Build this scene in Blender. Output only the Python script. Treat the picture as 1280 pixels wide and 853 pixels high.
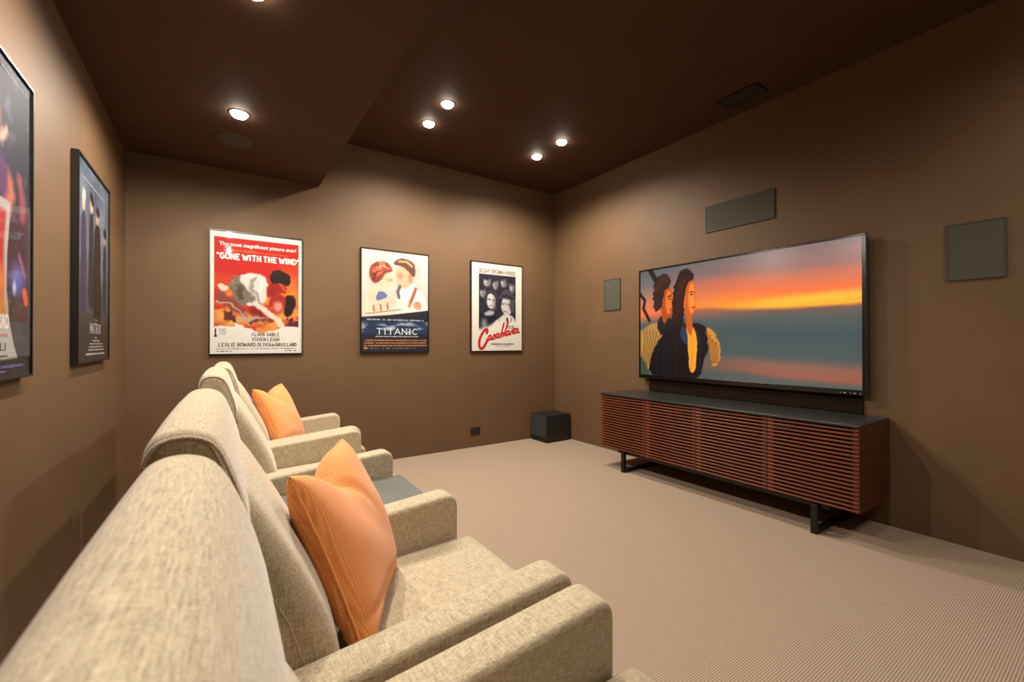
import bpy, bmesh, math, random
import numpy as np
from mathutils import Vector, Matrix

for o in list(bpy.data.objects): bpy.data.objects.remove(o)
scene = bpy.context.scene
COL = scene.collection
R = math.radians

# ------------------------------------------------------------------ camera, world, exposure
CAM_H = 1.19
cam_data = bpy.data.cameras.new('camera')
cam_data.sensor_width = 36.0
cam_data.lens = 540.82 / 1280.0 * 36.0
cam_data.clip_start = 0.02
cam_data.dof.use_dof = True
cam_data.dof.focus_distance = 3.4
cam_data.dof.aperture_fstop = 4.5
cam = bpy.data.objects.new('camera', cam_data)
cam.location = (0, 0, CAM_H)
cam.rotation_euler = (R(90.2556), 0, R(-34.1487))
COL.objects.link(cam)
scene.camera = cam

world = bpy.data.worlds.new('world'); scene.world = world
world.use_nodes = True
world.node_tree.nodes['Background'].inputs[0].default_value = (0.02, 0.015, 0.01, 1)
world.node_tree.nodes['Background'].inputs[1].default_value = 0.2

vs = scene.view_settings
vs.view_transform = 'Standard'; vs.look = 'None'; vs.gamma = 1.0; vs.use_curve_mapping = False
vs.exposure = 0.0

LAMP_COLOR = (1.0, 0.91, 0.79)
CEILING_W = 100.0     # each lamp in the high ceiling
SOFFIT_W = 92.0       # each lamp in the soffit

# room dimensions (metres; camera stands over the origin)
XL, XT, YB, YF = -0.586, 3.616, 4.338, -1.90
ZC, ZS, XS = 3.115, 2.645, 0.769

# ------------------------------------------------------------------ helpers
def lin(c):
    out = []
    for v in c[:3]:
        v = v / 255.0
        out.append(v / 12.92 if v <= 0.04045 else ((v + 0.055) / 1.055) ** 2.4)
    return tuple(out) + (1.0,)

def nodes_of(m):
    m.use_nodes = True
    nt = m.node_tree
    return nt, nt.nodes, nt.links, nt.nodes['Principled BSDF']

def principled(name, col, rough=0.6, metal=0.0, spec=0.5):
    m = bpy.data.materials.new(name)
    nt, N, L, b = nodes_of(m)
    b.inputs['Base Color'].default_value = lin(col)
    b.inputs['Roughness'].default_value = rough
    b.inputs['Metallic'].default_value = metal
    b.inputs['Specular IOR Level'].default_value = spec
    return m

def varied(name, c1, c2, scale, rough, stretch=(1, 1, 1), bump=0.0, bump_scale=None, detail=4, spec=0.5):
    m = bpy.data.materials.new(name)
    nt, N, L, b = nodes_of(m)
    tc = N.new('ShaderNodeTexCoord'); mp = N.new('ShaderNodeMapping'); mp.inputs['Scale'].default_value = stretch
    no = N.new('ShaderNodeTexNoise'); no.inputs['Scale'].default_value = scale; no.inputs['Detail'].default_value = detail
    cr = N.new('ShaderNodeValToRGB'); cr.color_ramp.elements[0].color = lin(c1); cr.color_ramp.elements[1].color = lin(c2)
    cr.color_ramp.elements[0].position = 0.3; cr.color_ramp.elements[1].position = 0.7
    L.new(tc.outputs['Object'], mp.inputs['Vector']); L.new(mp.outputs[0], no.inputs['Vector'])
    L.new(no.outputs['Fac'], cr.inputs[0]); L.new(cr.outputs[0], b.inputs['Base Color'])
    b.inputs['Roughness'].default_value = rough
    b.inputs['Specular IOR Level'].default_value = spec
    if bump:
        n2 = N.new('ShaderNodeTexNoise'); n2.inputs['Scale'].default_value = bump_scale or scale; n2.inputs['Detail'].default_value = 3
        bp = N.new('ShaderNodeBump'); bp.inputs['Strength'].default_value = bump; bp.inputs['Distance'].default_value = 0.002
        L.new(mp.outputs[0], n2.inputs['Vector']); L.new(n2.outputs['Fac'], bp.inputs['Height']); L.new(bp.outputs[0], b.inputs['Normal'])
    return m

def woven(name, dark, light, fine, rough=0.95, strength=0.5, sheen=0.3, dist=0.0012):
    """linen-like cloth: slubby threads in two directions"""
    m = bpy.data.materials.new(name)
    nt, N, L, b = nodes_of(m)
    tc = N.new('ShaderNodeTexCoord')
    fac = []
    for st in ((0.05, 1.0, 1.0), (1.0, 0.05, 1.0), (1.0, 1.0, 0.05)):
        mp = N.new('ShaderNodeMapping'); mp.inputs['Scale'].default_value = st
        no = N.new('ShaderNodeTexNoise'); no.inputs['Scale'].default_value = fine; no.inputs['Detail'].default_value = 2
        L.new(tc.outputs['Object'], mp.inputs['Vector']); L.new(mp.outputs[0], no.inputs['Vector'])
        fac.append(no.outputs['Fac'])
    a = N.new('ShaderNodeMath'); a.operation = 'ADD'; L.new(fac[0], a.inputs[0]); L.new(fac[1], a.inputs[1])
    a2 = N.new('ShaderNodeMath'); a2.operation = 'ADD'; L.new(a.outputs[0], a2.inputs[0]); L.new(fac[2], a2.inputs[1])
    dv = N.new('ShaderNodeMath'); dv.operation = 'DIVIDE'; dv.inputs[1].default_value = 3.0; L.new(a2.outputs[0], dv.inputs[0])
    cr = N.new('ShaderNodeValToRGB'); cr.color_ramp.elements[0].color = lin(dark); cr.color_ramp.elements[1].color = lin(light)
    cr.color_ramp.elements[0].position = 0.38; cr.color_ramp.elements[1].position = 0.62
    L.new(dv.outputs[0], cr.inputs[0]); L.new(cr.outputs[0], b.inputs['Base Color'])
    bp = N.new('ShaderNodeBump'); bp.inputs['Strength'].default_value = strength; bp.inputs['Distance'].default_value = dist
    L.new(dv.outputs[0], bp.inputs['Height']); L.new(bp.outputs[0], b.inputs['Normal'])
    b.inputs['Roughness'].default_value = rough
    b.inputs['Specular IOR Level'].default_value = 0.2
    b.inputs['Sheen Weight'].default_value = sheen
    return m

def knit(name, dark, light):
    """orange cushion cloth: fine raised grid"""
    m = bpy.data.materials.new(name)
    nt, N, L, b = nodes_of(m)
    tc = N.new('ShaderNodeTexCoord')
    ws = []
    for ax in ('X', 'Y'):
        w = N.new('ShaderNodeTexWave'); w.wave_type = 'BANDS'; w.bands_direction = ax
        w.inputs['Scale'].default_value = 56; w.inputs['Distortion'].default_value = 0.4; w.inputs['Detail'].default_value = 1
        L.new(tc.outputs['Object'], w.inputs['Vector']); ws.append(w.outputs['Fac'])
    a = N.new('ShaderNodeMath'); a.operation = 'MULTIPLY'; L.new(ws[0], a.inputs[0]); L.new(ws[1], a.inputs[1])
    cr = N.new('ShaderNodeValToRGB'); cr.color_ramp.elements[0].color = lin(dark); cr.color_ramp.elements[1].color = lin(light)
    cr.color_ramp.elements[0].position = 0.0; cr.color_ramp.elements[1].position = 0.6
    L.new(a.outputs[0], cr.inputs[0]); L.new(cr.outputs[0], b.inputs['Base Color'])
    bp = N.new('ShaderNodeBump'); bp.inputs['Strength'].default_value = 0.5; bp.inputs['Distance'].default_value = 0.002
    L.new(a.outputs[0], bp.inputs['Height']); L.new(bp.outputs[0], b.inputs['Normal'])
    b.inputs['Roughness'].default_value = 0.95; b.inputs['Specular IOR Level'].default_value = 0.15
    b.inputs['Sheen Weight'].default_value = 0.25
    return m

def carpet_material():
    m = bpy.data.materials.new('ribbed_carpet')
    nt, N, L, b = nodes_of(m)
    tc = N.new('ShaderNodeTexCoord')
    w = N.new('ShaderNodeTexWave'); w.wave_type = 'BANDS'; w.bands_direction = 'Y'
    w.inputs['Scale'].default_value = 0.3142 / 0.0085   # one rib each 8.5 mm
    w.inputs['Distortion'].default_value = 0.7; w.inputs['Detail'].default_value = 2; w.inputs['Detail Scale'].default_value = 3
    L.new(tc.outputs['Object'], w.inputs['Vector'])
    no = N.new('ShaderNodeTexNoise'); no.inputs['Scale'].default_value = 220; no.inputs['Detail'].default_value = 3
    L.new(tc.outputs['Object'], no.inputs['Vector'])
    mx = N.new('ShaderNodeMath'); mx.operation = 'MULTIPLY_ADD'; mx.inputs[1].default_value = 0.6
    L.new(w.outputs['Fac'], mx.inputs[0])
    sc = N.new('ShaderNodeMath'); sc.operation = 'MULTIPLY'; sc.inputs[1].default_value = 0.5; L.new(no.outputs['Fac'], sc.inputs[0])
    L.new(sc.outputs[0], mx.inputs[2])
    cr = N.new('ShaderNodeValToRGB'); cr.color_ramp.elements[0].color = lin((120, 103, 86)); cr.color_ramp.elements[1].color = lin((178, 156, 135))
    cr.color_ramp.elements[0].position = 0.1; cr.color_ramp.elements[1].position = 0.85
    L.new(mx.outputs[0], cr.inputs[0]); L.new(cr.outputs[0], b.inputs['Base Color'])
    bp = N.new('ShaderNodeBump'); bp.inputs['Strength'].default_value = 0.55; bp.inputs['Distance'].default_value = 0.003
    L.new(mx.outputs[0], bp.inputs['Height']); L.new(bp.outputs[0], b.inputs['Normal'])
    b.inputs['Roughness'].default_value = 1.0; b.inputs['Specular IOR Level'].default_value = 0.1
    return m

def emission(name, col, strength):
    m = bpy.data.materials.new(name); m.use_nodes = True
    nt = m.node_tree; nt.nodes.clear()
    e = nt.nodes.new('ShaderNodeEmission'); e.inputs[0].default_value = lin(col); e.inputs[1].default_value = strength
    o = nt.nodes.new('ShaderNodeOutputMaterial'); nt.links.new(e.outputs[0], o.inputs[0])
    return m

def glazing_material():
    m = bpy.data.materials.new('clear_glazing'); m.use_nodes = True
    nt = m.node_tree; nt.nodes.clear(); N = nt.nodes; L = nt.links
    t = N.new('ShaderNodeBsdfTransparent'); g = N.new('ShaderNodeBsdfGlossy'); g.inputs['Roughness'].default_value = 0.04
    f0 = N.new('ShaderNodeFresnel'); f0.inputs[0].default_value = 1.3
    ge = N.new('ShaderNodeNewGeometry'); inv = N.new('ShaderNodeMath'); inv.operation = 'SUBTRACT'; inv.inputs[0].default_value = 1.0; L.new(ge.outputs['Backfacing'], inv.inputs[1])
    f = N.new('ShaderNodeMath'); f.operation = 'MULTIPLY'; L.new(f0.outputs[0], f.inputs[0])
    dim = N.new('ShaderNodeMath'); dim.operation = 'MULTIPLY'; dim.inputs[1].default_value = 0.5; L.new(inv.outputs[0], dim.inputs[0]); L.new(dim.outputs[0], f.inputs[1])
    mx = N.new('ShaderNodeMixShader'); o = N.new('ShaderNodeOutputMaterial')
    L.new(f.outputs[0], mx.inputs[0]); L.new(t.outputs[0], mx.inputs[1]); L.new(g.outputs[0], mx.inputs[2]); L.new(mx.outputs[0], o.inputs[0])
    return m

def print_material(name, emit=0.0):
    m = bpy.data.materials.new(name)
    nt, N, L, b = nodes_of(m)
    at = N.new('ShaderNodeAttribute'); at.attribute_name = 'ink'
    if emit:
        b.inputs['Base Color'].default_value = (0.004, 0.004, 0.004, 1)
        L.new(at.outputs['Color'], b.inputs['Emission Color']); b.inputs['Emission Strength'].default_value = emit
        b.inputs['Roughness'].default_value = 0.25
    else:
        vm = N.new('ShaderNodeVectorMath'); vm.operation = 'SCALE'; vm.inputs['Scale'].default_value = 0.63    # paper white
        L.new(at.outputs['Color'], vm.inputs[0]); L.new(vm.outputs[0], b.inputs['Base Color']); b.inputs['Roughness'].default_value = 0.6
        b.inputs['Specular IOR Level'].default_value = 0.2
    return m

M = {}
M['wall'] = varied('brown_wall_paint', (94, 70, 46), (99, 74, 49), 3.0, 0.62, bump=0.05, bump_scale=90, spec=0.3)
M['ceiling'] = varied('dark_brown_ceiling_paint', (74, 51, 37), (78, 54, 39), 3.0, 0.75, bump=0.05, bump_scale=90, spec=0.25)
M['carpet'] = carpet_material()
M['linen'] = woven('beige_linen', (130, 113, 87), (212, 196, 166), 640, strength=0.6)
M['orange'] = knit('orange_knit', (222, 134, 72), (242, 168, 104))
M['black_metal'] = principled('black_metal', (26, 24, 22), 0.4, 0.3)
M['black_plastic'] = principled('black_plastic', (14, 14, 14), 0.3)
M['black_gloss'] = principled('black_gloss', (10, 10, 10), 0.22)
M['silver_edge'] = principled('silver_edge', (60, 56, 52), 0.4, 0.6)
M['frame_black'] = principled('frame_black', (22, 20, 16), 0.35)
M['grille'] = varied('grey_grille_cloth', (58, 56, 46), (74, 72, 60), 500, 0.9, bump=0.2)
M['grille_frame'] = principled('grille_frame', (50, 45, 36), 0.6)
M['wood'] = varied('cherry_wood', (76, 33, 15), (124, 59, 27), 18, 0.42, stretch=(3, 0.35, 8), bump=0.08, bump_scale=60, detail=6)
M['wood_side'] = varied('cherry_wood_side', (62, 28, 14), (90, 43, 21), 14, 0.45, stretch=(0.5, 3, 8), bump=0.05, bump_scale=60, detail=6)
M['black_cloth'] = principled('black_backing', (14, 9, 7), 0.9)
M['black_top'] = varied('black_satin_glass', (36, 38, 36), (44, 46, 43), 40, 0.32)
M['table'] = varied('grey_green_lacquer', (98, 101, 94), (104, 107, 100), 6, 0.35)
M['sub'] = varied('black_subwoofer_vinyl', (20, 21, 20), (27, 28, 27), 60, 0.45)
M['sub_grille'] = varied('subwoofer_grille_cloth', (36, 38, 38), (46, 48, 48), 400, 0.9)
M['outlet'] = principled('brown_outlet', (44, 28, 16), 0.45)
M['socket'] = principled('socket_black', (14, 10, 8), 0.5)
M['lens'] = emission('lamp_lens', (255, 246, 230), 80.0)
M['trim'] = principled('dark_trim', (58, 42, 32), 0.5)
M['vent'] = principled('vent_black', (12, 11, 10), 0.6)
M['round_grille'] = varied('round_grille', (68, 63, 53), (76, 71, 60), 400, 0.8)
M['glazing'] = glazing_material()
M['print'] = print_material('poster_print')
M['screen'] = print_material('screen_picture', emit=0.95)
M['marks'] = principled('bezel_marks', (150, 145, 140), 0.4)
M['pull'] = principled('black_pull', (12, 9, 7), 0.4)

def link(name, me, mat=None, parent=None, smooth=False):
    o = bpy.data.objects.new(name, me); COL.objects.link(o)
    if mat is not None: me.materials.append(mat)
    if parent is not None: o.parent = parent
    if smooth:
        for p in me.polygons: p.use_smooth = True
    return o

def tag(o, label=None, cat=None, group=None, kind=None):
    if label: o['label'] = label
    if cat: o['category'] = cat
    if group: o['group'] = group
    if kind: o['kind'] = kind
    return o

def empty(name, loc=(0, 0, 0), rz=0.0):
    o = bpy.data.objects.new(name, None); COL.objects.link(o)
    o.location = loc; o.rotation_euler = (0, 0, rz); o.empty_display_size = 0.05
    return o

def box_mesh(lo, hi, bevel=0.0, seg=2):
    bm = bmesh.new()
    bmesh.ops.create_cube(bm, size=1.0)
    lo = Vector(lo); hi = Vector(hi); d = hi - lo; c = (hi + lo) / 2
    for v in bm.verts: v.co = Vector((v.co.x * d.x, v.co.y * d.y, v.co.z * d.z)) + c
    if bevel > 0:
        bmesh.ops.bevel(bm, geom=list(bm.edges), offset=min(bevel, min(d) * 0.49), segments=seg, profile=0.5, affect='EDGES')
    me = bpy.data.meshes.new('box'); bm.to_mesh(me); bm.free()
    return me

def box(name, lo, hi, mat, parent=None, bevel=0.0, seg=2):
    me = box_mesh(lo, hi, bevel, seg); me.name = name
    return link(name, me, mat, parent)

def boxes(name, lst, mat, parent=None, bevel=0.0):
    bm = bmesh.new()
    for lo, hi in lst:
        me = box_mesh(lo, hi, bevel); bm.from_mesh(me); bpy.data.meshes.remove(me)
    me = bpy.data.meshes.new(name); bm.to_mesh(me); bm.free()
    return link(name, me, mat, parent)

def lathe(name, prof, mat, parent=None, n=40, smooth=True):
    """profile (r, z) revolved about z"""
    vs_, fs = [], []
    for r, z in prof:
        for k in range(n):
            a = 2 * math.pi * k / n; vs_.append((r * math.cos(a), r * math.sin(a), z))
    for i in range(len(prof) - 1):
        for k in range(n):
            k2 = (k + 1) % n
            fs.append((i * n + k, i * n + k2, (i + 1) * n + k2, (i + 1) * n + k))
    me = bpy.data.meshes.new(name); me.from_pydata(vs_, [], fs); me.update()
    bm = bmesh.new(); bm.from_mesh(me); bmesh.ops.remove_doubles(bm, verts=bm.verts, dist=1e-6)
    bmesh.ops.recalc_face_normals(bm, faces=bm.faces); bm.to_mesh(me); bm.free()
    return link(name, me, mat, parent, smooth)

def rounded_poly(pts, radii, seg=6):
    out = []; n = len(pts)
    for i in range(n):
        p0 = Vector(pts[i - 1]); p1 = Vector(pts[i]); p2 = Vector(pts[(i + 1) % n]); r = radii[i]
        if r <= 0: out.append(tuple(p1)); continue
        d0 = (p0 - p1).normalized(); d2 = (p2 - p1).normalized()
        ang = d0.angle(d2); t = r / math.tan(ang / 2)
        t = min(t, (p0 - p1).length * 0.49, (p2 - p1).length * 0.49)
        a = p1 + d0 * t; b = p1 + d2 * t
        for k in range(seg + 1):
            s = k / seg
            out.append(tuple((1 - s) ** 2 * a + 2 * s * (1 - s) * p1 + s * s * b))
    return out

def chaikin(pts, it=3):
    for _ in range(it):
        q = []
        for i in range(len(pts)):
            a = Vector(pts[i]); b = Vector(pts[(i + 1) % len(pts)])
            q.append(tuple(a * 0.75 + b * 0.25)); q.append(tuple(a * 0.25 + b * 0.75))
        pts = q
    return pts

def extrude_profile(name, pts, y0, y1, r, mat, parent, seg=5, rows=8, bulge=0.0, sag=None):
    """closed (x, z) profile swept along y with rounded ends"""
    n = len(pts); P = [Vector(p) for p in pts]
    area = sum(P[i].x * P[(i + 1) % n].y - P[(i + 1) % n].x * P[i].y for i in range(n))
    sgn = 1 if area > 0 else -1
    nor = []
    for i in range(n):
        t = (P[(i + 1) % n] - P[i - 1]).normalized(); nor.append(Vector((t.y, -t.x)) * sgn)   # outward
    rings = []
    for k in range(seg + 1):
        a = k / seg * math.pi / 2; rings.append((y0 + r * (1 - math.cos(a)), -r * (1 - math.sin(a))))
    for k in range(1, rows):
        s = k / rows; rings.append((y0 + r + (y1 - y0 - 2 * r) * s, bulge * math.sin(math.pi * s)))
    for k in range(seg, -1, -1):
        a = k / seg * math.pi / 2; rings.append((y1 - r * (1 - math.cos(a)), -r * (1 - math.sin(a))))
    V, Fc = [], []
    for y, off in rings:
        for p, q in zip(P, nor):
            v = p + q * off
            dz = sag(v.x, y, v.y) if sag else 0.0
            V.append((v.x, y, v.y + dz))
    for i in range(len(rings) - 1):
        for k in range(n):
            k2 = (k + 1) % n; Fc.append((i * n + k, i * n + k2, (i + 1) * n + k2, (i + 1) * n + k))
    Fc.append(tuple(range(n))); b = (len(rings) - 1) * n; Fc.append(tuple(range(b + n - 1, b - 1, -1)))
    me = bpy.data.meshes.new(name); me.from_pydata(V, [], Fc); me.update()
    bm = bmesh.new(); bm.from_mesh(me); bmesh.ops.recalc_face_normals(bm, faces=bm.faces); bm.to_mesh(me); bm.free()
    o = link(name, me, mat, parent, True)
    for pl in me.polygons:
        if len(pl.vertices) > 4: pl.use_smooth = False
    return o

def tube(name, pts, rad, mat, parent, n=8, closed=False):
    V, Fc = [], []; m = len(pts); P = [Vector(p) for p in pts]
    for i in range(m):
        a = P[i - 1] if (i > 0 or closed) else P[i]; b = P[(i + 1) % m] if (i < m - 1 or closed) else P[i]
        t = (b - a).normalized(); up = Vector((0, 1, 0)) if abs(t.y) < 0.9 else Vector((1, 0, 0))
        s = t.cross(up).normalized(); u = s.cross(t)
        for k in range(n):
            ang = 2 * math.pi * k / n; V.append(tuple(P[i] + s * rad * math.cos(ang) + u * rad * math.sin(ang)))
    for i in range(m if closed else m - 1):
        j = (i + 1) % m
        for k in range(n):
            k2 = (k + 1) % n; Fc.append((i * n + k, i * n + k2, j * n + k2, j * n + k))
    me = bpy.data.meshes.new(name); me.from_pydata(V, [], Fc); me.update()
    bm = bmesh.new(); bm.from_mesh(me); bmesh.ops.recalc_face_normals(bm, faces=bm.faces); bm.to_mesh(me); bm.free()
    return link(name, me, mat, parent, True)

def copy_tree(o, parent=None):
    c = o.copy(); COL.objects.link(c)
    if parent is not None: c.parent = parent
    for ch in list(o.children): copy_tree(ch, c)
    return c

# ------------------------------------------------------------------ the room
T = 0.12
tag(box('floor', (XL - T, YF - T, -0.1), (XT + T, YB + T, 0.0), M['carpet']), 'beige ribbed wall-to-wall carpet', kind='structure')
tag(box('wall_left', (XL - T, YF - T, 0), (XL, YB + T, ZC + 0.1), M['wall']), 'brown painted wall behind the armchairs', kind='structure')
tag(box('wall_back', (XL, YB, 0), (XT + T, YB + T, ZC + 0.1), M['wall']), 'brown painted wall with three framed posters', kind='structure')
tag(box('wall_right', (XT, YF - T, 0), (XT + T, YB, ZC + 0.1), M['wall']), 'brown painted wall carrying the television', kind='structure')
tag(box('wall_front', (XL, YF - T, 0), (XT, YF, ZC + 0.1), M['wall']), 'brown painted wall behind the viewer', kind='structure')
tag(box('ceiling', (XL, YF, ZC), (XT, YB, ZC + 0.1), M['ceiling']), 'high dark brown ceiling', kind='structure')
tag(box('trim_1', (XL, YF, ZS), (XS, YB, ZC), M['ceiling']), 'lowered dark brown soffit above the armchairs', kind='structure')

# ------------------------------------------------------------------ downlights
def downlight(x, y, z, watts, label, group, size, blend):
    t = empty('recessed_downlight', (x, y, z))
    tag(t, label, 'light', group)
    lathe('trim_ring', [(0.048, -0.001), (0.048, -0.004), (0.058, -0.0035), (0.062, 0.0)], M['trim'], t)
    lathe('lens', [(0.048, -0.0015), (0.045, -0.011), (0.036, -0.021), (0.020, -0.028), (0.0001, -0.030)], M['lens'], t)
    ld = bpy.data.lights.new('lamp', 'SPOT'); ld.energy = watts; ld.color = LAMP_COLOR
    ld.spot_size = R(size); ld.spot_blend = blend; ld.shadow_soft_size = 0.035
    lo = bpy.data.objects.new('lamp', ld); COL.objects.link(lo); lo.parent = t; lo.location = (0, 0, -0.075)
    return t
SPOT, BLEND = 164, 0.66
G1 = 'downlights in the high ceiling'
downlight(1.52, 3.165, ZC, CEILING_W, 'bright round downlight, upper one of the left pair beside the soffit', G1, SPOT, BLEND)
downlight(1.52, 3.54, ZC, CEILING_W, 'bright round downlight, lower one of the left pair nearest the soffit', G1, SPOT, BLEND)
downlight(2.71, 3.15, ZC, CEILING_W, 'bright round downlight, upper one of the right pair near the corner', G1, SPOT, BLEND)
downlight(2.71, 3.54, ZC, CEILING_W, 'bright round downlight, lower one of the right pair nearest the corner', G1, SPOT, BLEND)
for y_, wh in ((-0.80, 'front'), (-0.42, 'rear')):       # unseen dim pair, added to brighten the near end of the television wall
    downlight(2.71, y_, ZC, CEILING_W * 0.42, 'added unseen dim fill lamp above the viewer, %s one of its pair' % wh, G1, SPOT, BLEND)
SPOT, BLEND = 178, 0.5
G2 = 'downlights in the soffit'
downlight(0.105, 3.235, ZS, SOFFIT_W, 'bright round downlight in the soffit beside the round ceiling speaker', G2, SPOT, BLEND)
downlight(0.115, 2.06, ZS, SOFFIT_W, 'bright downlight in the soffit at the top edge of the photo', G2, SPOT, BLEND)
downlight(0.12, 0.90, ZS, SOFFIT_W, 'downlight in the soffit over the nearest armchair', G2, SPOT, BLEND)

# round ceiling speaker in the soffit
t = empty('ceiling_speaker', (0.096, 3.687, ZS)); tag(t, 'round dark speaker grille set in the soffit', 'speaker')
lathe('rim', [(0.110, -0.002), (0.112, -0.006), (0.122, -0.005), (0.124, 0.0)], M['grille_frame'], t)
lathe('grille', [(0.0001, -0.005), (0.06, -0.0045), (0.110, -0.003)], M['round_grille'], t)

# air vent
t = empty('air_vent', (3.37, 1.772, ZC)); tag(t, 'black rectangular air vent in the high ceiling', 'vent')
boxes('frame', [((-0.095, -0.155, -0.006), (-0.078, 0.155, 0)), ((0.078, -0.155, -0.006), (0.095, 0.155, 0)),
                ((-0.078, -0.155, -0.006), (0.078, -0.138, 0)), ((-0.078, 0.138, -0.006), (0.078, 0.155, 0))], M['vent'], t)
box('backing', (-0.078, -0.138, -0.001), (0.078, 0.138, 0), M['black_cloth'], t)
sl = None
for k in range(6):
    x = -0.065 + k * 0.026
    if sl is None:
        sl = box('slat', (-0.009, -0.138, -0.001), (0.009, 0.138, 0.001), M['vent'], t)
        s_ = sl
    else:
        s_ = sl.copy(); COL.objects.link(s_)
    s_.location = (x, 0, -0.005); s_.rotation_euler = (0, R(28), 0)

# ------------------------------------------------------------------ wall speakers
def wall_speaker(y0, y1, z0, z1, label):
    yc, zc = (y0 + y1) / 2, (z0 + z1) / 2; a, b = (y1 - y0) / 2, (z1 - z0) / 2
    t = empty('wall_speaker', (XT, yc, zc)); tag(t, label, 'speaker', 'speakers in the television wall')
    w = 0.006
    boxes('frame', [((-0.010, -a, -b), (0, a, -b + w)), ((-0.010, -a, b - w), (0, a, b)),
                    ((-0.010, -a, -b + w), (0, -a + w, b - w)), ((-0.010, a - w, -b + w), (0, a, b - w))], M['grille_frame'], t)
    box('grille', (-0.008, -a + w, -b + w), (0, a - w, b - w), M['grille'], t)
wall_speaker(3.225, 3.467, 1.553, 1.898, 'small dark grey upright wall speaker left of the television')
wall_speaker(1.651, 2.235, 2.175, 2.41, 'wide dark grey wall speaker above the television')
wall_speaker(0.444, 0.684, 1.559, 1.891, 'dark grey wall speaker right of the television')

# ------------------------------------------------------------------ painted prints
rng = np.random.RandomState(7)
def s2l(a):
    a = np.clip(a / 255.0, 0, 1)
    return np.where(a <= 0.04045, a / 12.92, ((a + 0.055) / 1.055) ** 2.4)

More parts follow.
